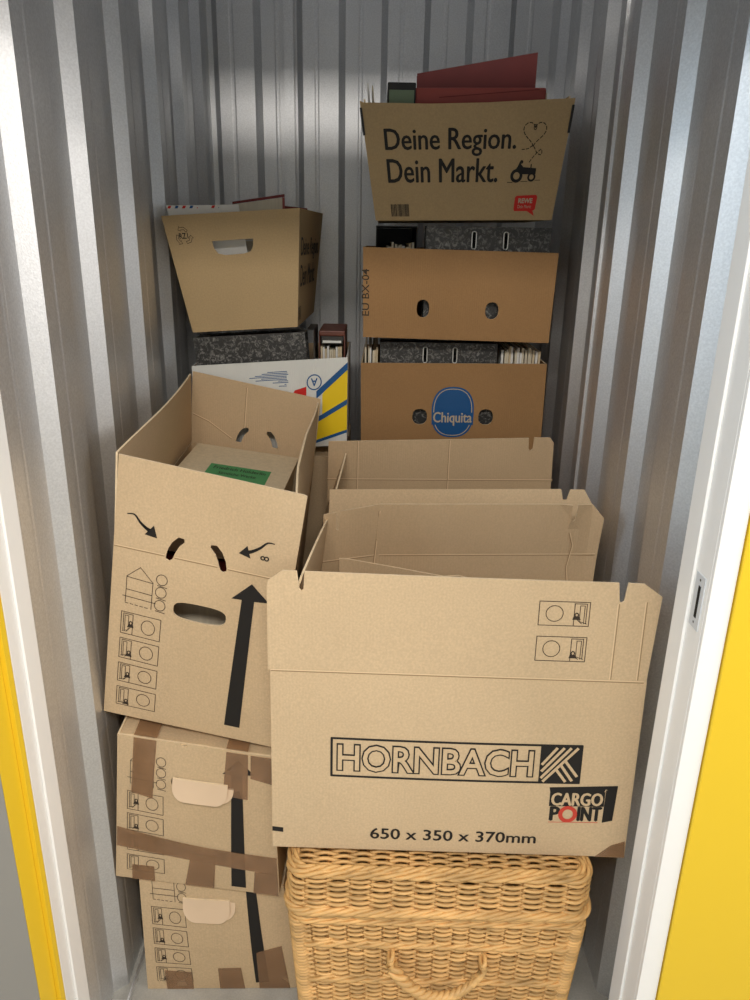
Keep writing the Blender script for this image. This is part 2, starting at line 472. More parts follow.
def rpath(hx, hy, r, ds):
    """rounded rectangle: points + outward normals + arc length, counted so that sampling closes"""
    segs = []; out = []
    per = 4 * (hx - r) + 4 * (hy - r) + 2 * pi * r
    n = int(per / ds)
    def at(s):
        for (L, f) in ((2 * (hx - r), lambda q: (V((-hx + r + q, -hy, 0)), V((0, -1, 0)))),
                       (pi * r / 2, lambda q: (V((hx - r + r * math.sin(q / r), -hy + r - r * math.cos(q / r), 0)), V((math.sin(q / r), -math.cos(q / r), 0)))),
                       (2 * (hy - r), lambda q: (V((hx, -hy + r + q, 0)), V((1, 0, 0)))),
                       (pi * r / 2, lambda q: (V((hx - r + r * math.cos(q / r), hy - r + r * math.sin(q / r), 0)), V((math.cos(q / r), math.sin(q / r), 0)))),
                       (2 * (hx - r), lambda q: (V((hx - r - q, hy, 0)), V((0, 1, 0)))),
                       (pi * r / 2, lambda q: (V((-hx + r - r * math.sin(q / r), hy - r + r * math.cos(q / r), 0)), V((-math.sin(q / r), math.cos(q / r), 0)))),
                       (2 * (hy - r), lambda q: (V((-hx, hy - r - q, 0)), V((-1, 0, 0)))),
                       (pi * r / 2, lambda q: (V((-hx + r - r * math.cos(q / r), -hy + r - r * math.sin(q / r), 0)), V((-math.cos(q / r), -math.sin(q / r), 0))))):
            if s <= L: return f(s)
            s -= L
        return f(L)
    for i in range(n):
        s = per * i / n; p, nn = at(s); out.append((p, nn, s))
    return out, per

bk = thing('wicker_basket', (0.140, 1.262, 0.0), 'honey-coloured lidded wicker basket on the floor under the large front carton', 'basket')
BM = Matrix.Translation((0.140, 1.262, 0)) @ Matrix.Rotation(math.radians(-0.6), 4, 'Z')
def weave(mb, hx, hy, r, z0, z1, pitch, rad, amp, spacing, taper=0.0, jit=0.0008, zb=0):
    path, per = rpath(hx, hy, r, 0.0075)
    ns = 2 * round(per / spacing / 2)  # even number of stakes
    rows = int((z1 - z0) / pitch)
    for k in range(rows):
        z = z0 + pitch * (k + .5); pts = []; sc = 1 - taper * (z1 - z)
        ph = random.uniform(-.12, .12); j2 = random.uniform(-jit, jit); zph = random.uniform(0, 6.28)
        rr = rad * random.uniform(.88, 1.08)
        for p, nn, s in path:
            o = amp * math.sin(pi * ns * s / per + k * pi + ph)
            zz = z + j2 + 0.0007 * math.sin(9 * s + zph)
            pts.append(BM @ V((p.x * sc + nn.x * o, p.y * sc + nn.y * o, zz)))
        tube(mb, pts, rr, 'wicker')
    return path, per, ns
def stakes(mb, hx, hy, r, z0, z1, spacing, rad, taper=0.0):
    path, per = rpath(hx, hy, r, 0.0075); ns = 2 * round(per / spacing / 2)
    for i in range(ns):
        s = per * i / ns
        p = min(path, key=lambda q: abs(q[2] - s))[0]
        sc = 1 - taper * (z1 - z0)
        tube(mb, [BM @ V((p.x * sc, p.y * sc, z0)), BM @ V((p.x, p.y, z1))], rad, 'wicker_dark', closed=False)
def rope(mb, hx, hy, r, z, hr, rad, strands=3, turns=None, sx=1.0, mt='wicker'):
    path, per = rpath(hx, hy, r, 0.006)
    turns = turns or round(per / 0.11)
    for k in range(strands):
        pts = []
        for p, nn, s in path:
            a = 2 * pi * turns * s / per + 2 * pi * k / strands
            pts.append(BM @ V((p.x + nn.x * hr * math.cos(a), p.y + nn.y * hr * math.cos(a), z + hr * math.sin(a) * sx)))
        tube(mb, pts, rad, mt)
HX, HY = 0.274, 0.192
body = MB()
tp = 0.22
weave(body, HX, HY, .035, .015, .405, .0060, .0032, .0044, .033, taper=tp)
stakes(body, HX, HY, .035, .01, .405, .033, .0032, taper=tp)
for z in (0.025, 0.115, 0.33, 0.235):
    sc = 1 - tp * (.405 - z); rope(body, HX * sc + .002, HY * sc + .002, .035, z, .0045, .0042, 3)
# corner posts wrapped with cane
for sx in (-1, 1):
    for sy in (-1, 1):
        for kk in range(46):
            z = .03 + kk * .008; sc = 1 - tp * (.405 - z)
            cx, cy = sx * (HX * sc - .010), sy * (HY * sc - .010)
            pts = [BM @ V((cx + .015 * math.cos(a), cy + .015 * math.sin(a), z + .002 * math.sin(a))) for a in [2 * pi * i / 10 for i in range(10)]]
            tube(body, pts, .0042, 'wicker')
box(body, -0.235, 0.235, -0.155, 0.155, 0.004, 0.016, 'wicker_dark', BM)
body.build('basket_body', parent=bk)
rim = MB(); rope(rim, HX + .003, HY + .003, .04, .407, .0046, .0042, 3); rope(rim, HX + .006, HY + .006, .04, .394, .0036, .0036, 3)
rim.build('woven_rim', parent=bk)
lid = MB()
weave(lid, HX + .003, HY + .003, .03, .424, .498, .0062, .0035, .0048, .040)
stakes(lid, HX + .003, HY + .003, .03, .423, .500, .040, .0032)
rope(lid, HX + .009, HY + .009, .035, .419, .0048, .0044, 4)
rope(lid, HX + .003, HY + .003, .03, .502, .0046, .0042, 3)
rope(lid, HX - .005, HY - .005, .03, .507, .0040, .0040, 3, turns=26)
# lid top: canes woven left to right over battens
for k in range(52):
    y = -HY + .012 + k * (2 * HY - .024) / 51; n = 74; ph = k * pi
    pts = [BM @ V((-HX + .008 + (2 * HX - .016) * i / n, y, .499 + .0042 * math.sin(pi * 15 * i / n + ph))) for i in range(n + 1)]
    tube(lid, pts, .0037 * random.uniform(.9, 1.08), 'wicker', closed=False)
for i in range(14):
    x = -HX + .03 + i * (2 * HX - .06) / 13
    tube(lid, [BM @ V((x, -HY + .01, .499)), BM @ V((x, HY - .01, .499))], .003, 'wicker_dark', closed=False)
lid.build('basket_lid', parent=bk)
hd = MB()
for k in range(3):
    pts = []
    for i in range(60):
        t = i / 59; x = -0.086 + .175 * t - 0.0; z = .3105 - .062 * math.sin(pi * t) ** .62 - .008 * t
        y = -HY * .98 - .024 - .018 * math.sin(pi * t)
        a = 2 * pi * 5 * t + 2 * pi * k / 3
        pts.append(BM @ V((x + .0058 * math.cos(a) * (0.5 if 0.2 < t < .8 else 1), y + .0058 * math.sin(a), z + .0058 * math.cos(a))))
    tube(hd, pts, .0060, 'wicker', closed=False)
for x in (-.086, .089):
    for k in range(3):
        tube(hd, [BM @ V((x + .004 * math.cos(a), -HY * .97 - .018 + .014 * math.sin(a), .306 + k * .007 + .004 * math.cos(a) - (.008 if x > 0 else 0))) for a in [2 * pi * i / 12 for i in range(12)]], .004, 'wicker')
hd.build('carrying_handle', parent=bk)

# ------------------------------------------------------------------ moving cartons at the left
def carton_thing(c, name, label, group=None, cat='cardboard box'):
    b = c.T(c.W / 2, c.D / 2, 0)
    return thing(name, b, label, cat, group)

# bottom
c = Carton([(-.482, 1.228, .002), (-.139, 1.236, .002), (-.172, 1.232, .302), (-.480, 1.242, .311)],
           [(-.500, 1.86, .002), (-.155, 1.87, .002), (-.155, 1.86, .330), (-.500, 1.85, .330)], .35, .63, .312, bulge=.012)
t = carton_thing(c, 'moving_carton', 'squashed moving carton on the floor, bottommost of the three at left')
mb = MB(); slot = [[(.092, .305), (.205, .305), (.205, .285), (.092, .285)]]
c.walls(mb, holes={'front': [rrect(.102, .220, .240, .268, .012)]})
sheet(mb, [rect(.004, .346, .004, .626)], lambda u, v, w: c.T(u, v, .310 + w), .004, 'card', 'card_in', 'card_edge', grid=.06)
mb.build('carton_body', parent=t)
cut = lambda u, v, w: c.front(u, min(v, .309), w)
moving_symbols(cut).build('printed_symbols', parent=t); big_arrow(cut, .02).build('printed_arrow', parent=t)
tp_ = MB()
for q in ([(.045, -.0), (.105, .0), (.107, .055), (.043, .057)], [(.165, .0), (.222, .0), (.221, .072), (.168, .07)], [(.255, .0), (.325, .0), (.322, .135), (.262, .12)]):
    tp_ = MB(); tapestrip(tp_, c.front, q); tp_.build('packing_tape', parent=t)
handle_tab(c, .104, .216, .267, .048, math.radians(16), t)

# middle
c = Carton([(-.526, 1.236, .318), (-.176, 1.200, .309), (-.182, 1.200, .655), (-.490, 1.238, .674)],
           [(-.512, 1.86, .338), (-.165, 1.84, .338), (-.175, 1.84, .680), (-.500, 1.86, .690)], .35, .63, .37, bulge=.010)
t = carton_thing(c, 'moving_carton', 'battered moving carton criss-crossed with brown tape, middle of three at left')
mb = MB()
c.walls(mb, holes={'front': [rrect(.124, .258, .262, .290, .012), ell(.152, .366, .008, .0035, 8)]})
# crumpled lid with overlapping flaps
sheet(mb, [rect(.004, .346, .004, .30)], lambda u, v, w: c.T(u, v, .368 + w + .003 * math.sin(u * 40)), .004, 'card', 'card_in', 'card_edge', grid=.03)
sheet(mb, [rect(.004, .346, .31, .626)], lambda u, v, w: c.T(u, v, .368 + w), .004, 'card', 'card_in', 'card_edge', grid=.05)
mb.build('carton_body', parent=t)
moving_symbols(c.front).build('printed_symbols', parent=t); big_arrow(c.front, .012).build('printed_arrow', parent=t)
tp_ = MB()
for q in ([(.034, .235), (.082, .228), (.090, .368), (.038, .368)], [(.238, .262), (.292, .256), (.296, .366), (.248, .366)], [(.30, .31), (.348, .30), (.348, .366), (.302, .366)],
          [(.002, .088), (.12, .082), (.348, .060), (.348, .106), (.20, .118), (.002, .138)], [(.150, .0), (.212, .0), (.218, .094), (.166, .098)], [(.036, .0), (.085, .0), (.084, .042), (.036, .040)], [(.295, .0), (.348, .0), (.348, .060), (.30, .062)]):
    tp_ = MB(); tapestrip(tp_, c.front, q, w=.0012 + random.random() * .0012); tp_.build('packing_tape', parent=t)
def mtop(u, v, w): return c.T(u, v, .370 + w)
for q in ([(.038, .0), (.090, .0), (.088, .10), (.036, .09)], [(.248, .0), (.296, .0), (.296, .10), (.248, .10)]):
    tp_ = MB(); sheet(tp_, [q], mtop, .0009, 'tape', grid=.03, w0=.0045); tp_.build('packing_tape', parent=t)
handle_tab(c, .128, .250, .288, .044, math.radians(18), t)

# top, open and leaning to the right
c = Carton([(-.527, 1.276, .700), (-.182, 1.212, .668), (-.138, 1.222, 1.014), (-.475, 1.282, 1.058)],
           [(-.506, 1.900, .712), (-.190, 1.880, .705), (-.152, 1.890, 1.046), (-.476, 1.905, 1.090)], .35, .63, .37, bulge=.008)
t = carton_thing(c, 'moving_carton', 'open moving carton leaning right, topmost of three at left, cream book case inside')
arcL = [(.138, .410), (.126, .412), (.115, .400), (.107, .384), (.104, .366), (.108, .361), (.116, .363), (.120, .378), (.128, .393), (.139, .404)]
arcR = [(.350 - .0 - u + .328 - .35, v) for u, v in reversed(arcL)]
mb = MB()
AN = [(.104, 0), (.107, .014), (.115, .030), (.126, .042), (.137, .041), (.139, .034), (.128, .022), (.1215, .008), (.119, 0)]
AM = [(.327 - u, v) for u, v in reversed(AN)]
dn = [(.212, .37), (.216, .361), (.224, .362), (.224, .37)]
c.walls(mb, tops={'front': [(0, 0), (.35, 0), (.35, .37), (.223, .37), (.223, .363), (.216, .360), (.211, .363), (.208, .37), (.119, .37), (.116, .363), (.111, .360), (.104, .363), (.104, .37), (0, .37)]},
        holes={'front': [sup(.180, .266, .052, .0185, 28, 3.2)], 'back': [sup(.171, .268, .05, .018, 24, 3.2)]})
mb.build('carton_body', parent=t)
def fl(c, side, out, ang, parent, holes=[], bend=None, grid=.04, mt='card', mi='card_in', name='flap'):
    mb = MB(); sheet(mb, [out] + holes, c.flapmap(side, ang, bend), .004, mt, mi, 'card_edge', grid=grid); return mb.build(name, parent=parent)
wob = lambda a, k: (lambda u, v: a * math.sin(k * u + 3) * v / .17)
fl(c, 'front', [(.0, .0005)] + AN + AM + [(.35, .0005), (.357, .175), (.351, .177), (.0, .178)], 0.0, t, grid=.03)
fl(c, 'back', [(.0, .0005), (.35, .0005), (.35, .178), (.0, .176)], math.radians(4), t, grid=.03, holes=[[(u, v + .020) for u, v in AN], [(u, v + .020) for u, v in AM]])
fl(c, 'left', [(.004, .002), (.626, .002), (.622, .178), (.012, .176)], math.radians(1), t, bend=wob(.006, 7))
fl(c, 'right', [(.004, .002), (.626, .002), (.620, .172), (.010, .178)], math.radians(-4), t, bend=wob(.008, 8))
moving_symbols(c.front).build('printed_symbols', parent=t); big_arrow(c.front, .030).build('printed_arrow', parent=t)
mb = MB(); g = c.flapmap('front', 0.0)
def curl(pts, wd, head):
    for i in range(len(pts) - 1):
        wdt = wd[i]; stroke(mb, [pts[i], pts[i + 1]], g, wdt, 'ink')
    fill(mb, [head], g, 'ink', grid=0)
def smooth(pts, n=5):
    out = []
    for i in range(len(pts) - 1):
        p0 = V(pts[max(i - 1, 0)]); p1 = V(pts[i]); p2 = V(pts[i + 1]); p3 = V(pts[min(i + 2, len(pts) - 1)])
        for k in range(n):
            q = k / n; out.append(tuple(.5 * ((2 * p1) + (p2 - p0) * q + (2 * p0 - 5 * p1 + 4 * p2 - p3) * q * q + (3 * p1 - p0 - 3 * p2 + p3) * q ** 3)))
    return out + [pts[-1]]
a = smooth([(.024, .068), (.038, .069), (.050, .056), (.062, .047), (.070, .043)])
mb.build('printed_mark', parent=t) if mb.v else None; mb = MB()
curl(a, [.0018 + .0062 * i / len(a) for i in range(len(a))], [(.060, .034), (.085, .031), (.077, .055)])
a = smooth([(.308, .070), (.295, .069), (.282, .056), (.268, .046), (.258, .042)])
mb.build('printed_mark', parent=t) if mb.v else None; mb = MB()
curl(a, [.0018 + .0062 * i / len(a) for i in range(len(a))], [(.266, .031), (.243, .037), (.258, .055)])
mb.build('printed_mark', parent=t); mb = MB()
text(mb, '8', .284, .301, .032, .042, g, rot=90, off=.01)
mb.build('printed_marks', parent=t)
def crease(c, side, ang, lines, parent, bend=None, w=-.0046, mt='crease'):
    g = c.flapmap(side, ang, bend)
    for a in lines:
        mb = MB(); stroke(mb, a, g, .0022, 'crease_lit', w=w)  # pale and dark ribbons paint the fold's light and shade
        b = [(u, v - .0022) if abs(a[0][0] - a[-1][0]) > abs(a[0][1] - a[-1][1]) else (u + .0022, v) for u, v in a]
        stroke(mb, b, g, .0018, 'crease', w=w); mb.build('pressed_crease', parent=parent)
crease(c, 'front', 0.0, [[(.002, .001), (.101, .001)], [(.122, .001), (.205, .001)], [(.226, .001), (.348, .001)]], t, w=.0007)
crease(c, 'back', math.radians(4), [[(.345, .075), (.300, .062), (.235, .028)], [(.20, .060), (.20, .165)], [(.005, .001), (.105, .001)]], t)

# book case and books in it
def placed(name, loc, label, cat, group=None): return thing(name, loc, label, cat, group)
bkM = Matrix.Translation((-.338, 1.660, .945)) @ Matrix.Rotation(math.radians(-3), 4, 'Z') @ Matrix.Rotation(math.radians(7), 4, 'Y') @ Matrix.Rotation(math.radians(4), 4, 'X')
t = placed('book_slipcase', (-.338, 1.660, .945), 'cream slipcase with a green lettered label lying in the open moving carton', 'book case')
mb = MB()
box(mb, -.135, .125, -.150, .200, .122, .126, 'bookboard', bkM, bev=.0012); box(mb, -.135, .125, -.150, .200, .0, .004, 'bookboard', bkM)
box(mb, -.135, -.131, -.150, .200, .004, .122, 'bookboard', bkM); box(mb, -.131, .125, .196, .200, .004, .122, 'bookboard', bkM); box(mb, -.131, .125, -.150, -.146, .004, .122, 'bookboard', bkM)
mb.build('slipcase_shell', parent=t)
mb = MB(); box(mb, -.128, .118, -.144, .194, .006, .120, 'paper', bkM); mb.build('book_pages', parent=t)
mb = MB()
lab = lambda u, v, w: bkM @ V((u, v, .126 + w))
fill(mb, [rect(-.068, .078, -.060, .078)], lab, 'green', w=.0006)
text(mb, 'Friedrich Hölderlin', -.056, .068, .048, .066, lab, w=.0012, off=.004)
text(mb, 'Sämtliche Werke', -.038, .050, .020, .036, lab, w=.0012)
mb.build('paper_label', parent=t)
hid = Matrix.Translation((-.335, 1.60, .735))
def plain_book(loc, rz, w, d, h, cover, label, rx=0, ry=0):
    Mx = Matrix.Translation(loc) @ Matrix.Rotation(math.radians(rz), 4, 'Z') @ Matrix.Rotation(math.radians(ry), 4, 'Y') @ Matrix.Rotation(math.radians(rx), 4, 'X')
    t = placed('hardback_book', loc, label, 'book')
    mb = MB(); box(mb, -w / 2, w / 2, -d / 2, d / 2, 0, .003, cover, Mx); box(mb, -w / 2, w / 2, -d / 2, d / 2, h - .003, h, cover, Mx); box(mb, -w / 2, -w / 2 + .003, -d / 2, d / 2, .003, h - .003, cover, Mx)
    mb.build('book_cover', parent=t)
    mb = MB(); box(mb, -w / 2 + .0035, w / 2 - .006, -d / 2 + .005, d / 2 - .005, .0035, h - .0035, 'paper', Mx); mb.build('book_pages', parent=t)
plain_book((-.345, 1.50, .722), -3, .26, .40, .092, 'rust', 'thick rust-brown book behind the handle hole of the leaning carton', ry=4)
plain_book((-.335, 1.52, .824), -2, .25, .38, .100, 'red', 'dark red book lying directly under the cream slipcase in the open carton', ry=5)

# ------------------------------------------------------------------ the big open carton in front
hf = [(-.172, 1.105, .530), (.484, 1.105, .517), (.480, 1.117, .887), (-.168, 1.117, .900)]
hr = [(-.150, 1.455, .532), (.478, 1.460, .524), (.476, 1.460, .893), (-.105, 1.415, .903)]
c = Carton(hf, hr, .656, .35, .37, bulge=.006)
t = carton_thing(c, 'moving_carton', 'large open moving carton resting on the wicker basket, front lettered in black')
mb = MB()
nick = [(.0, 0), (.656, 0), (.656, .37), (0, .37), (0, .262), (.006, .258), (.006, .250), (.0, .246), (.0, .205), (.010, .200), (.010, .150), (.0, .145), (.0, .06), (.022, .058), (.022, .045), (.0, .043)]
c.walls(mb, tops={'front': [(0, 0), (.656, 0), (.656, .37), (0, .37)]}, grid=.05)
mb.build('carton_body', parent=t)
W = .656
fo = [(-.004, .0005), (.655, .0005), (.664, .160), (.632, .182), (.604, .183), (.600, .150), (.596, .147), (.592, .150), (.588, .183), (.060, .184), (.058, .153), (.054, .149), (.050, .153), (.046, .184), (.022, .184), (-.002, .166), (-.004, .150)]
fl(c, 'front', fo, 0.0, t, grid=.04, bend=lambda u, v: .003 * math.sin(u * 5) * v / .17)
rb = lambda u, v: (-.026 * max(0, (u - .535)) / .12) + (.006 * math.sin(u * 60) * v / .17 if u < .08 else 0) - .14 * max(0, v - .088)
# rear flap (u counted from the right when seen from the front)
rf = [(.0, .002), (W, .002), (W, .172), (W - .020, .174), (W - .024, .150), (W - .030, .150), (W - .034, .176), (.078, .182), (.074, .150), (.068, .147), (.064, .150), (.062, .182), (.028, .180), (-.002, .155), (.004, .0)]
rf = [(.0, .002), (W, .002), (W, .190), (W - .026, .193), (W - .028, .155), (W - .034, .152), (W - .036, .195), (.535, .205), (.078, .204), (.076, .170), (.070, .167), (.066, .170), (.064, .204), (.024, .201), (-.006, .172)]
fl(c, 'back', rf, math.radians(1), t, bend=rb, grid=.03)
fl(c, 'left', [(.004, .002), (.346, .002), (.340, .172), (.010, .180)], 0.0, t, bend=lambda u, v: -.052 * (u / .35) * v / .175)
crease(c, 'back', math.radians(1), [[(.0, .088), (.535, .088)], [(.535, .088), (.65, .082)], [(.535, .0), (.535, .19)], [(.074, .14), (.062, .11), (.070, .06), (.060, .0)]], t, bend=rb)
fl(c, 'right', [(.006, .002), (.344, .002), (.340, .170), (.010, .170)], math.radians(-128), t)
# front print
mb = MB(); F = c.front
stroke(mb, [(.108, .163), (.555, .163), (.555, .2405), (.108, .2405)], F, .0042, 'ink', closed=True)
text(mb, 'HORNBACH', .118, .470, .174, .230, F, 'ink', off=.050, ref=.030)
text(mb, 'HORNBACH', .118, .470, .174, .230, F, 'card', off=.010, ref=.030, w=.0012)
x0, x1, y0, y1 = .481, .555, .163, .2405
fill(mb, [rect(x0, x1, y0, y1)], F, 'ink')
K = lambda x, y: (x0 + (x - 515) / 95 * (x1 - x0), y1 - (y - 57) / 83 * (y1 - y0))
for a, b in (((521, 98), (552, 63)), ((521, 113), (568, 63)), ((521, 128), (584, 63)), ((526, 136), (600, 63))):
    stroke(mb, [K(*a), K(*b)], F, .0052, 'card', w=.0012)
for a, b in (((556, 112), (577, 136)), ((566, 102), (592, 134)), ((576, 93), (603, 124))):
    stroke(mb, [K(*a), K(*b)], F, .0052, 'card', w=.0012)
mb.build('printed_logo', parent=t)
mb = MB(); btext(mb, '650 x 350 x 370mm', .181, .487, .0265, .0505, F, d=.0006); mb.build('printed_lettering', parent=t)
mb = MB()
fill(mb, [[(.503, .153), (.628, .158), (.622, .146), (.606, .150), (.604, .144), (.505, .143)]], F, 'ink')
fill(mb, [[(.607, .148), (.614, .150), (.628, .157), (.625, .082), (.606, .077)]], F, 'ink')
fill(mb, [rect(.505, .606, .1125, .1445)], F, 'ink', w=.0008)
btext(mb, 'CARGO', .509, .602, .115, .142, F, 'card', d=.0012, w=.0014)
btext(mb, 'P', .509, .525, .081, .111, F, d=.0018); btext(mb, 'INT', .560, .602, .081, .111, F, d=.0018)
stroke(mb, ell(.541, .095, .0135, .0145, 24), F, .0075, 'redink', closed=True, w=.0012)
stroke(mb, [(.507, .0765), (.598, .077)], F, .0012, 'redink')
mb.build('printed_emblem', parent=t)
mb = MB(); g = c.flapmap('front', 0.0, lambda u, v: .003 * math.sin(u * 5) * v / .17)
icon(mb, g, .457, .543, .103, .147, flip=True, k=2); mb.build('printed_symbol', parent=t)
mb = MB(); icon(mb, g, .457, .543, .036, .082, flip=True, k=1); mb.build('printed_symbol', parent=t)
mb = MB()
fill(mb, [[(.0, .036), (.020, .034), (.020, .044), (.0, .046)]], F, 'ink')
mb.build('printed_dash', parent=t)
crease(c, 'front', 0.0, [[(.002, .001), (.650, .001)], [(.590, .004), (.590, .145)], [(.637, .004), (.637, .150)]], t, w=.0006, bend=lambda u, v: .003 * math.sin(u * 5) * v / .17)
mb = MB()
sheet(mb, [[(.601, .0), (.656, .0), (.653, .036), (.628, .026)]], F, .0012, 'tape', grid=.02, w0=.0016)
mb.build('packing_tape', parent=t)
# loose inner sheet standing in that carton
mb = MB()
def ins(u, v, w): return V((-.062 + u, 1.375 - .02 * u + .004 * math.sin(u * 20) - w, .562 + v))
sheet(mb, [[(0, 0), (.31, 0), (.31, .385), (.24, .405), (.21, .402), (.10, .418), (.02, .432), (0, .434)]], ins, .004, 'card_in', 'card_in', 'card_edge', grid=.05)
tag(mb.build('cardboard_sheet', loc=(.09, 1.37, .540)), 'loose cardboard sheet standing inside the large front carton', 'cardboard sheet')

# ------------------------------------------------------------------ second open carton behind it
f2 = [(-.128, 1.498, .568), (.482, 1.500, .566), (.478, 1.502, .936), (-.128, 1.500, .930)]
r2 = [(-.118, 1.838, .566), (.462, 1.840, .566), (.462, 1.836, .948), (-.116, 1.834, .938)]
c = Carton(f2, r2, .65, .35, .37, bulge=.0)
t = carton_thing(c, 'moving_carton', 'second open moving carton, directly behind the large lettered one')
mb = MB(); c.walls(mb); mb.build('carton_body', parent=t)
fl(c, 'front', [(.038, .002), (.65, .002), (.652, .132), (.632, .164), (.600, .164), (.592, .142), (.583, .142), (.578, .165), (.040, .164)], math.radians(-11), t)
fl(c, 'back', [(.0, .002), (.648, .002), (.644, .178), (.078, .182), (.076, .155), (.070, .150), (.064, .155), (.062, .183), (.018, .183), (.006, .170)], math.radians(0), t)
fl(c, 'left', [(.004, .002), (.346, .002), (.330, .07), (.22, .120), (.012, .160)], math.radians(-20), t)
crease(c, 'back', 0.0, [[(.0, .075), (.648, .080)], [(.30, .0), (.30, .178)], [(.56, .0), (.56, .178)]], t)
fl(c, 'right', [(.006, .002), (.344, .002), (.340, .170), (.010, .170)], math.radians(-118), t)

# closed carton carrying it, mostly hidden
def closed_carton(f0, r0, W, D, H, label, mt='card'):
    c = Carton(f0, r0, W, D, H); t = carton_thing(c, 'closed_carton', label)
    mb = MB(); c.walls(mb, mt=mt); mb.build('carton_body', parent=t)
    mb = MB()
    sheet(mb, [rect(.004, W - .004, .004, D / 2 - .001)], lambda u, v, w: c.T(u, v, H - .001 + w), .004, mt, 'card_in', 'card_edge', grid=0)
    sheet(mb, [rect(.004, W - .004, D / 2 + .001, D - .004)], lambda u, v, w: c.T(u, v, H - .001 + w), .004, mt, 'card_in', 'card_edge', grid=0)
    mb.build('closing_flap', parent=t)
    mb = MB(); sheet(mb, [rect(.0, W, D / 2 - .025, D / 2 + .025)], lambda u, v, w: c.T(u, v, H + w), .0009, 'tape', grid=0, w0=.001); mb.build('packing_tape', parent=t)
def straight(x0, x1, y0, y1, z0, z1): return [(x0, y0, z0), (x1, y0, z0), (x1, y0, z1), (x0, y0, z1)], [(x0, y1, z0), (x1, y1, z0), (x1, y1, z1), (x0, y1, z1)]
closed_carton(*straight(-.125, .480, 1.500, 1.840, .001, .563), .605, .34, .562, 'tall closed carton directly behind the wicker basket, under the second open carton')

# ------------------------------------------------------------------ banana boxes at the back
def openbox(f0, r0, W, D, H, name, label, mt, mi, holes, group=None, me='card_edge', bulge=.004):
    c = Carton(f0, r0, W, D, H, bulge); t = carton_thing(c, name, label, group)
    mb = MB(); c.walls(mb, mt=mt, mi=mi, me=me, holes=holes); mb.build('carton_body', parent=t)
    return c, t
# lower (blue oval)
W, D, H = .505, .39, .262
c, t = openbox([(-.032, 2.06, 1.022), (.477, 2.06, 1.028), (.474, 2.06, 1.285), (-.035, 2.06, 1.279)], [(-.030, 2.44, 1.022), (.478, 2.44, 1.026), (.478, 2.44, 1.285), (-.030, 2.44, 1.280)], W, D, H,
    'banana_box', 'brown banana box with a blue oval emblem on its front', 'banana', 'banana_in',
    {'front': [sup(.163, .111, .0205, .0225, 20, 2.4), sup(.346, .111, .0205, .0225, 20, 2.4)]})
mb = MB(); F = c.front
fill(mb, [sup(.254, .124, .0585, .073, 44, 2.5)], F, 'blueink')
stroke(mb, sup(.254, .124, .0525, .067, 44, 2.5), F, .0022, 'paleink', closed=True, w=.0012)
fill(mb, [rect(.1965, .3115, .088, .124)], F, 'blueink', w=.0016)
btext(mb, 'Chiquita', .201, .307, .086, .125, F, 'paleink', d=.0007, w=.0022)
mb.build('printed_emblem', parent=t)
# upper (plain)
W, D, H = .497, .39, .225
c, t = openbox([(-.029, 2.0, 1.356), (.459, 2.0, 1.349), (.464, 2.0, 1.574), (-.032, 2.0, 1.580)], [(-.027, 2.38, 1.352), (.462, 2.38, 1.349), (.464, 2.38, 1.574), (-.030, 2.38, 1.580)], W, D, H,
    'banana_box', 'plain brown banana box with two hand holes, under the red folder box', 'banana', 'banana_in',
    {'front': [sup(.157, .078, .0165, .0225, 20, 2.4), sup(.338, .078, .0175, .0215, 20, 2.4)]})
mb = MB(); text(mb, 'EU BX-04', -.003, .016, .055, .172, c.front, 'ink_soft', rot=90, off=.01); mb.build('printed_lettering', parent=t)
closed_carton(*straight(-.032, .470, 2.06, 2.44, .001, 1.014), .502, .38, 1.013, 'tall closed carton on the floor under the box with the blue oval', mt='banana')

def lever_arch(loc, W, Hh, T, label, tilt=0, slots=True, group='marbled lever arch files', rz=0):
    """file standing on its long edge, cover towards the viewer: W wide, Hh high, T thick"""
    Mx = Matrix.Translation(loc) @ Matrix.Rotation(math.radians(rz), 4, 'Z') @ Matrix.Rotation(math.radians(tilt), 4, 'Y')
    t = placed('lever_arch_file', loc, label, 'file folder', None)
    mb = MB()
    mp = lambda u, v, w: Mx @ V((u, -T / 2 - w, v))
    hs = [rrect(W * .385 - .0055, W * .385 + .0055, Hh - .054, Hh - .012, .005, 3), rrect(W * .64 - .0055, W * .64 + .0055, Hh - .054, Hh - .012, .005, 3)] if slots else []
    sheet(mb, [rect(0, W, 0, Hh)] + hs, mp, .0025, 'marble', 'marble', 'dark', grid=0)
    mb.build('front_cover', parent=t)
    mb = MB(); box(mb, 0, W, T / 2 - .0025, T / 2, 0, Hh, 'marble', Mx); mb.build('rear_cover', parent=t)
    mb = MB(); box(mb, 0, W, -T / 2 + .0026, T / 2 - .0026, Hh - .005, Hh - .0025, 'marble', Mx); mb.build('file_spine', parent=t)
    mb = MB(); box(mb, .006, W - .006, -T / 2 + .004, T / 2 - .004, .004, Hh - .075, 'paper', Mx); mb.build('paper_block', parent=t)
    if slots:
        for q in (W * .385, W * .64):
            mb = MB(); lp = rrect(q - .0055, q + .0055, Hh - .054, Hh - .012, .005, 4)
            tube(mb, [mp(u, v, .0008) for u, v in lp], .0016, 'steel'); mb.build('metal_eyelet', parent=t)
    return t
lever_arch((.128, 2.062, 1.368), .318, .266, .075, 'black marbled file with two eyelets standing in the plain brown banana box')
lever_arch((.017, 2.118, 1.040), .322, .294, .075, 'black marbled file with two eyelets standing in the box with the blue oval')

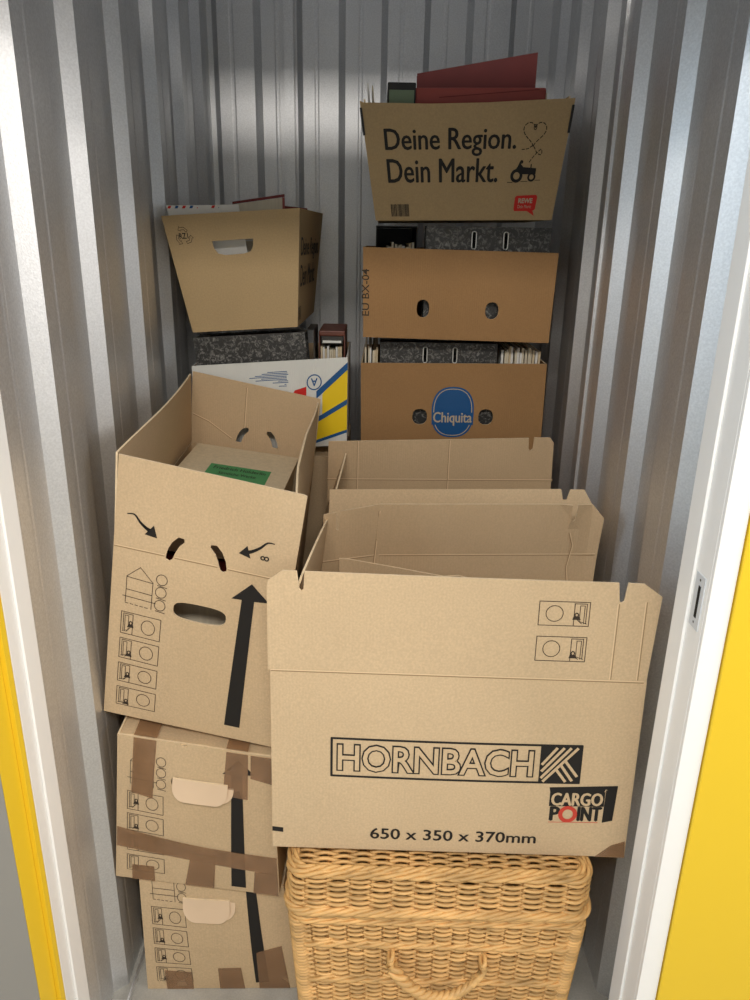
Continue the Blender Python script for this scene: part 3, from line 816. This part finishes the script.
def paper_stack(x0, x1, y, z0, z1, label, n=9, group=None, depth=.28, name='paper_bundle', mt='paper', fan=.004, lean=0.0):
    t = placed(name, ((x0 + x1) / 2, y + depth / 2, z0), label, 'papers', group)
    w = (x1 - x0) / n
    for k in range(n):
        mb = MB(); h = z1 - random.uniform(0, .016); tl = random.uniform(-fan, fan)
        a = x0 + k * w; m4 = Matrix.Translation((a, y, z0)) @ Matrix.Rotation(tl * 2 + lean, 4, 'Y')
        box(mb, .0006, w - .0008, random.uniform(0, .01), depth, 0, h - z0, random.choice([mt, mt, 'white', 'bookboard']), m4)
        mb.build('paper_folder', parent=t)
    return t
paper_stack(-.024, .012, 2.085, 1.034, 1.322, 'narrow bundle of papers at the left end of the box with the blue oval', n=6)
paper_stack(.352, .460, 2.085, 1.040, 1.326, 'bundle of cream folders at the right end of the box with the blue oval', n=15)
# dark tray and papers in plain banana box
t = placed('magazine_file', (.060, 2.19, 1.366), 'dark open magazine file holding papers at the left in the plain banana box', 'file box')
mb = MB()
for (a, b, y0, y1, z0, z1) in ((.000, .003, 2.06, 2.36, 1.366, 1.630), (.106, .109, 2.06, 2.36, 1.366, 1.630), (.003, .106, 2.357, 2.36, 1.366, 1.630), (.003, .106, 2.06, 2.357, 1.366, 1.369), (.003, .106, 2.06, 2.063, 1.369, 1.50), (.0, .109, 2.10, 2.36, 1.6305, 1.633)):
    box(mb, a, b, y0, y1, z0, z1, 'dark')
mb.build('file_shell', parent=t)
paper_stack(.028, .100, 2.075, 1.371, 1.594, 'papers filling the dark magazine file in the plain banana box', n=10, depth=.25)

# ------------------------------------------------------------------ lettered market boxes
# right, on top
W, D, H = .5, .34, .28
f0 = [(.004, 1.995, 1.643), (.432, 1.995, 1.652), (.455, 1.990, 1.920), (-.034, 1.990, 1.905)]
r0 = [(.006, 2.32, 1.643), (.430, 2.32, 1.652), (.452, 2.36, 1.925), (-.032, 2.36, 1.910)]
c = Carton(f0, r0, W, D, H, bulge=.002)
t = carton_thing(c, 'shopping_box', 'tapered lettered box with red folders inside, topmost at right')
mb = MB()
sheet(mb, [[(-.006, 0), (.506, 0), (.512, .283), (.44, .281), (.30, .276), (.16, .275), (.0, .280), (-.010, .284)]], c.front, .004, 'rewe', 'rewe', 'card_edge', grid=.05)
for sd in ('back', 'bottom'):
    c.walls(mb, mt='rewe', mi='rewe', sides=(sd,))
sheet(mb, [rect(.004, .336, 0, .288), rrect(.11, .23, .20, .24, .015)], c.right, .004, 'rewe', 'rewe', 'card_edge')
sheet(mb, [rect(.004, .336, 0, .288), rrect(.11, .23, .20, .24, .015)], c.left, .004, 'rewe', 'rewe', 'card_edge')
mb.build('carton_body', parent=t)
for u in (-.012, .5065):
    mb = MB(); sheet(mb, [[(u, .205), (u + .006, .205), (u + .006, .268), (u, .268)]], c.front, .008, 'dark', grid=0, w0=.003); mb.build('corner_lock', parent=t)
mb = MB(); F = c.front
btext(mb, 'Deine Region.', .042, .379, .154, .219, F, d=.0011)
btext(mb, 'Dein Markt.', .042, .337, .092, .148, F, d=.0011)
mb.build('printed_lettering', parent=t)
mb = MB()
heart = []
for i in range(41):
    a = -pi + 2 * pi * i / 40
    hx_ = 16 * math.sin(a) ** 3; hy_ = 13 * math.cos(a) - 5 * math.cos(2 * a) - 2 * math.cos(3 * a) - math.cos(4 * a)
    heart.append((.424 + hx_ * .0018, .207 + hy_ * .0019))
stroke(mb, heart, F, .0022, 'ink', dash=(.008, .004))
stroke(mb, ell(.424, .219, .0035, .006, 10), F, .0018, 'ink', closed=True)
stroke(mb, smooth([(.396, .168), (.412, .170), (.424, .176), (.436, .160), (.448, .156), (.447, .168), (.438, .162), (.424, .146), (.418, .136)]), F, .0022, 'ink', dash=(.007, .004))
# tractor
stroke(mb, ell(.389, .1065, .0125, .0125, 20), F, .0075, 'ink', closed=True); stroke(mb, ell(.430, .1035, .0085, .0085, 18), F, .005, 'ink', closed=True)
fill(mb, [[(.386, .123), (.398, .118), (.402, .110), (.440, .110), (.440, .124), (.405, .127), (.398, .134), (.400, .138), (.394, .139), (.390, .129)]], F, 'ink', grid=0)
fill(mb, [rect(.424, .427, .125, .134)], F, 'ink', grid=0); fill(mb, [ell(.399, .139, .0045, .0045, 10)], F, 'ink', grid=0)
stroke(mb, [(.366, .091), (.380, .091)], F, .0016, 'ink'); stroke(mb, [(.402, .093), (.420, .093)], F, .0014, 'ink'); stroke(mb, [(.440, .096), (.455, .096)], F, .0014, 'ink')
mb.build('tractor_print', parent=t)
mb = MB()
fill(mb, [[(.394, .022), (.430, .022), (.452, .010), (.446, .023), (.452, .026), (.454, .056), (.450, .061), (.396, .059), (.392, .055), (.391, .026)]], F, 'rewered')
text(mb, 'REWE', .402, .442, .041, .053, F, 'paleink', off=.04, w=.0012)
text(mb, 'Dein Markt', .402, .440, .029, .037, F, 'paleink', w=.0012)
mb.build('printed_emblem', parent=t)
mb = MB(); x = .042
fill(mb, [rect(.040, .098, .003, .042)], F, 'rewe', w=.0004)
while x < .094:
    w_ = random.choice([.001, .0016, .0024]); fill(mb, [rect(x, x + w_, .010, .040)], F, 'ink', grid=0, w=.0010); x += w_ + random.choice([.001, .0016])
mb.build('barcode', parent=t)

# its contents
t = placed('red_folder', (.25, 2.20, 1.66), 'large dark red folder sticking out highest from the top right box', 'folder')
mb = MB(); Mx = Matrix.Translation((.10, 2.20, 1.66))
g = lambda u, v, w: Mx @ V((u, -w + .02 * v, v))
sheet(mb, [[(0, 0), (.31, 0), (.31, .402), (.0, .348)]], g, .003, 'red', 'red', 'red', grid=0); mb.build('front_cover', parent=t)
mb = MB(); sheet(mb, [[(0, 0), (.312, 0), (.312, .398), (.0, .344)]], g, .003, 'red', 'red', 'red', grid=0, w0=-.012); mb.build('rear_cover', parent=t)
t = placed('red_ring_binder', (.25, 2.06, 1.66), 'faded red binder in the top right box, before the tall dark red folder', 'binder')
mb = MB(); Mx = Matrix.Translation((.092, 2.03, 1.66)) @ Matrix.Rotation(math.radians(-1.0), 4, 'Y')
box(mb, 0, .318, 0, .075, .0, .286, 'red2', Mx, bev=.006); mb.build('binder_cover', parent=t)
mb = MB(); box(mb, .319, .322, .012, .068, .01, .276, 'paper', Mx); mb.build('paper_block', parent=t)
mb = MB(); g = lambda u, v, w: Mx @ V((u, -w, v)); stroke(mb, [(.06, .264), (.30, .281)], g, .002, 'red', w=.001); mb.build('cover_crease', parent=t)
t = placed('archive_box', (.046, 2.08, 1.66), 'black box with a grey-green label, beside the red binder', 'archive box')
mb = MB(); box(mb, .022, .090, 2.022, 2.18, 1.662, 1.955, 'dark', bev=.003); mb.build('box_shell', parent=t)
mb = MB(); box(mb, .026, .086, 2.0205, 2.0218, 1.86, 1.938, 'greygreen'); mb.build('paper_label', parent=t)
paper_stack(.010, .020, 2.03, 1.662, 1.957, 'few papers with curled tops at the far left of the top right box', n=2, depth=.22, fan=.012, lean=math.radians(-7.5))

# left, with a hand hole
W, D, H = .36, .40, .295
f0 = [(-.462, 1.945, 1.366), (-.195, 1.945, 1.385), (-.186, 1.945, 1.667), (-.522, 1.945, 1.643)]
r0 = [(-.440, 2.33, 1.366), (-.186, 2.36, 1.385), (-.158, 2.38, 1.668), (-.500, 2.37, 1.650)]
c = Carton(f0, r0, W, D, H, bulge=.0)
t = carton_thing(c, 'shopping_box', 'tapered box with a recycling mark and a letterbox-shaped hand hole, topmost at left')
mb = MB()
hh = [(.331 * W, .771 * H), (.647 * W, .775 * H), (.645 * W, .715 * H), (.62 * W, .668 * H), (.57 * W, .655 * H), (.42 * W, .650 * H), (.365 * W, .665 * H), (.338 * W, .71 * H)]
c.walls(mb, mt='rewe', mi='rewe', holes={'front': [hh]})
mb.build('carton_body', parent=t)
mb = MB(); btext(mb, 'Deine Region.', .035, .36, .165, .225, c.right); btext(mb, 'Dein Markt.', .035, .32, .10, .155, c.right); mb.build('printed_lettering', parent=t)
mb = MB(); x = .01
while x < .06:
    w_ = random.choice([.001, .0016, .0024]); fill(mb, [rect(x, x + w_, .015, .050)], c.right, 'ink_soft', grid=0); x += w_ + random.choice([.001, .0016])
mb.build('barcode', parent=t)
mb = MB(); F = c.front
text(mb, 'RZ1', .034, .058, .237, .251, F, 'ink', off=.02)
for k in range(3):
    a = 2 * pi * k / 3 + pi / 2
    C0 = (.046, .243)
    pt = lambda an, r: (C0[0] + r * math.cos(an), C0[1] + r * math.sin(an))
    stroke(mb, [pt(a - .75, .019), pt(a - .2, .0225), pt(a + .3, .0225)], F, .0013, 'ink_soft'); stroke(mb, [pt(a - .75, .013), pt(a - .2, .0165), pt(a + .3, .0165)], F, .0013, 'ink_soft')
    stroke(mb, [pt(a + .3, .026), pt(a + .62, .0195), pt(a + .3, .0135)], F, .0013, 'ink_soft'); stroke(mb, [pt(a - .75, .019), pt(a - .75, .013)], F, .0013, 'ink_soft')
mb.build('recycling_mark', parent=t)
# contents
t = placed('airmail_envelope', (-.40, 1.99, 1.375), 'white airmail envelope with red and blue edge dashes in the top left box', 'envelope')
mb = MB(); g = lambda u, v, w: V((-.462 + u - .04 * (1 - v / .28) * (-1 if u > .07 else .2), 1.985 + .01 * math.sin(u * 20) - w, 1.382 + v))
sheet(mb, [[(.02, 0), (.130, 0), (.122, .292), (-.055, .286)]], g, .002, 'white', grid=.05); mb.build('envelope_body', parent=t)
mb = MB()
for k in range(10):
    a = -.052 + k * .0174; h0 = .286 + (a + .055) / .177 * .006
    fill(mb, [[(a, h0 - .007), (a + .007, h0 - .007), (a + .010, h0 - .0008), (a + .003, h0 - .0008)]], g, ['rewered', 'blueink'][k % 2], grid=0)
mb.build('edge_dashes', parent=t)
t = placed('clear_folder', (-.30, 2.09, 1.392), 'pale folder with a dark red top edge rising from the top left box', 'folder')
mb = MB(); g = lambda u, v, w: V((-.374 + u, 2.09 - w, 1.392 + v))
sheet(mb, [[(0, 0), (.135, 0), (.135, .305), (.0, .285)]], g, .0015, 'paper', grid=0); mb.build('folder_sheet', parent=t)
mb = MB(); sheet(mb, [[(0, .286), (.136, .306), (.136, .313), (.0, .292)]], g, .004, 'red', grid=0, w0=.001); sheet(mb, [[(.130, .15), (.136, .15), (.136, .305), (.130, .305)]], g, .004, 'red2', grid=0, w0=.001); mb.build('red_edge', parent=t)
t = placed('red_notebook', (-.215, 2.15, 1.39), 'thin red notebook, just its corner showing at the right of the top left box', 'notebook')
mb = MB(); NB = Matrix.Translation((-.30, 2.15, 1.398)) @ Matrix.Rotation(math.radians(4.5), 4, 'Y')
box(mb, 0, .092, 0, .003, 0, .284, 'red', NB); box(mb, 0, .092, .015, .018, 0, .284, 'red', NB); box(mb, .089, .092, .003, .015, 0, .284, 'red', NB); mb.build('cover', parent=t)
mb = MB(); box(mb, .002, .087, .0032, .0148, .002, .280, 'white', NB); mb.build('pages', parent=t)
plain_book((-.315, 2.045, 1.392), 2, .16, .05, .20, 'white', 'pale book behind the hand hole of the top left box', ry=-2)

# white banana box below
W, D, H = .41, .38, .225
f0 = [(-.474, 1.955, 1.050), (-.069, 1.955, 1.074), (-.0675, 1.955, 1.309), (-.473, 1.955, 1.279)]
r0 = [(-.474, 2.34, 1.050), (-.072, 2.34, 1.072), (-.072, 2.34, 1.300), (-.472, 2.34, 1.280)]
c = Carton(f0, r0, W, D, H, bulge=.004)
t = carton_thing(c, 'banana_box', 'white banana box with slanting blue and yellow bands, behind the open leaning carton')
mb = MB(); c.walls(mb, mt='white_card', mi='card_in', me='white_card'); mb.build('carton_body', parent=t)
mb = MB(); F = c.front
q = lambda u, v: (u * W, v * H)
fill(mb, [[q(.838, .60), q(.872, .70), q(1, .86), q(1, .52), q(.838, .36)]], F, 'yellowink', grid=.04); fill(mb, [[q(.80, .34), q(1, .48), q(1, .17), q(.80, .075)]], F, 'yellowink', grid=.04)
for a, b, d in (((.80, .60), (1, .905), .085), ((.80, .31), (1, .505), .06), ((.78, .05), (1, .168), .035)):
    fill(mb, [[q(a[0], a[1] - d / 2), q(b[0], b[1] - d / 2), q(b[0], b[1] + d / 2), q(a[0], a[1] + d / 2)]], F, 'blueink', w=.0012)
fill(mb, [[q(.64, .60), q(.735, .60), q(.735, .70), q(.66, .665)]], F, 'rewered', w=.0008, grid=0)
mb.build('printed_bands', parent=t)
mb = MB()
stroke(mb, ell(.786 * W, .745 * H, .0185, .0185, 26), F, .003, 'blueink', closed=True)
text(mb, 'A', .786 * W - .009, .786 * W + .009, .745 * H - .010, .745 * H + .010, F, 'blueink', off=.02, rot=180)
mb.build('printed_mark', parent=t); mb = MB()
for k, (a, b) in enumerate(((.45, .62), (.37, .62), (.41, .62), (.52, .62), (.56, .61))):
    yy = (.865, .83, .795, .76, .72)[k] - .0
    for dy in (0, .018): stroke(mb, [q(a + dy * 2, yy + dy + (a - .5) * .03), q(b, yy + dy)], F, .0018, 'blueink', dash=(.004, .0012))
mb.build('printed_lines', parent=t)
closed_carton(*straight(-.478, -.070, 1.955, 2.34, .001, 1.042), .408, .385, 1.041, 'tall closed carton in the left rear corner, under the white banana box')
t = lever_arch((-.450, 2.012, 1.080), .290, .270, .08, 'tilted black marbled file without eyelets, standing in the white banana box', tilt=-4, slots=False)
t = placed('metal_bookend', (-.150, 2.03, 1.085), 'thin dark metal bookend beside the tilted marbled file in the white banana box', 'bookend')
mb = MB(); box(mb, -.158, -.156, 1.98, 2.12, 1.085, 1.375, 'darksteel'); box(mb, -.1755, -.1585, 1.98, 2.12, 1.373, 1.375, 'darksteel'); box(mb, -.1555, -.150, 1.98, 2.12, 1.085, 1.087, 'darksteel'); mb.build('upright', parent=t)
t = placed('card_file', (-.112, 2.10, 1.086), 'rust-brown file with a metal catch, right in the white banana box', 'file')
mb = MB(); box(mb, -.148, -.078, 2.04, 2.22, 1.352, 1.366, 'rust', bev=.003); box(mb, -.148, -.145, 2.04, 2.22, 1.086, 1.3515, 'rust'); box(mb, -.081, -.078, 2.04, 2.22, 1.086, 1.3515, 'rust'); mb.build('file_cover', parent=t)
mb = MB(); box(mb, -.142, -.084, 2.046, 2.052, 1.330, 1.3515, 'darksteel', bev=.001); box(mb, -.138, -.088, 2.040, 2.0455, 1.334, 1.340, 'steel'); mb.build('metal_catch', parent=t)
mb = MB(); x = -.144
while x < -.086:
    box(mb, x, x + .005, 2.05 + random.uniform(0, .006), 2.20, 1.088, 1.318 + random.uniform(-.008, .006), random.choice(['paper', 'white', 'bookboard'])); x += .0058
mb.build('paper_block', parent=t)

# ------------------------------------------------------------------ light, world, camera
def area(name, loc, rot, sx, sy, power, col=(1, 1, 1)):
    l = bpy.data.lights.new(name, 'AREA'); l.shape = 'RECTANGLE'; l.size = sx; l.size_y = sy; l.energy = power; l.color = col
    o = bpy.data.objects.new(name, l); COL.objects.link(o); o.location = loc; o.rotation_euler = rot
    return o
area('corridor_lamp', (-0.10, -0.70, 2.62), (math.radians(28), 0, 0), 1.2, 0.25, 38, (1.0, 0.94, 0.87))
area('side_fill', (2.15, 0.05, 2.0), (0, math.radians(80), 0), 1.0, 1.2, 40, (1.0, 0.95, 0.90))  # added warm fill from the right, no real source; brightens side-facing metal
area('side_fill', (-2.1, 0.0, 2.0), (0, math.radians(-80), 0), 1.0, 1.1, 42, (0.66, 0.84, 1.0))  # added cool fill from the left, for right jamb and ribs
w = bpy.data.worlds.new('world'); SC.world = w; w.use_nodes = True
w.node_tree.nodes['Background'].inputs['Color'].default_value = (0.94, 0.96, 1.0, 1); w.node_tree.nodes['Background'].inputs['Strength'].default_value = 0.22

cam = bpy.data.cameras.new('camera'); co = bpy.data.objects.new('camera', cam); COL.objects.link(co)
cam.sensor_fit = 'VERTICAL'; cam.sensor_height = 24; cam.lens = 24 * 750 / 1000
p = math.radians(19.2); rr = math.radians(1.1); yw = math.radians(.3)
f = V((math.sin(yw) * math.cos(p), math.cos(yw) * math.cos(p), -math.sin(p))); r0 = V((math.cos(yw), -math.sin(yw), 0)); u0 = r0.cross(f)
rg = r0 * math.cos(rr) + u0 * math.sin(rr); up = u0 * math.cos(rr) - r0 * math.sin(rr)
co.matrix_world = Matrix(((rg.x, up.x, -f.x, 0), (rg.y, up.y, -f.y, 0), (rg.z, up.z, -f.z, 1.6), (0, 0, 0, 1)))
cam.clip_start = .02
SC.camera = co
SC.view_settings.view_transform = 'Standard'; SC.view_settings.look = 'None'; SC.view_settings.gamma = 1; SC.view_settings.exposure = 0.0; SC.view_settings.use_curve_mapping = False
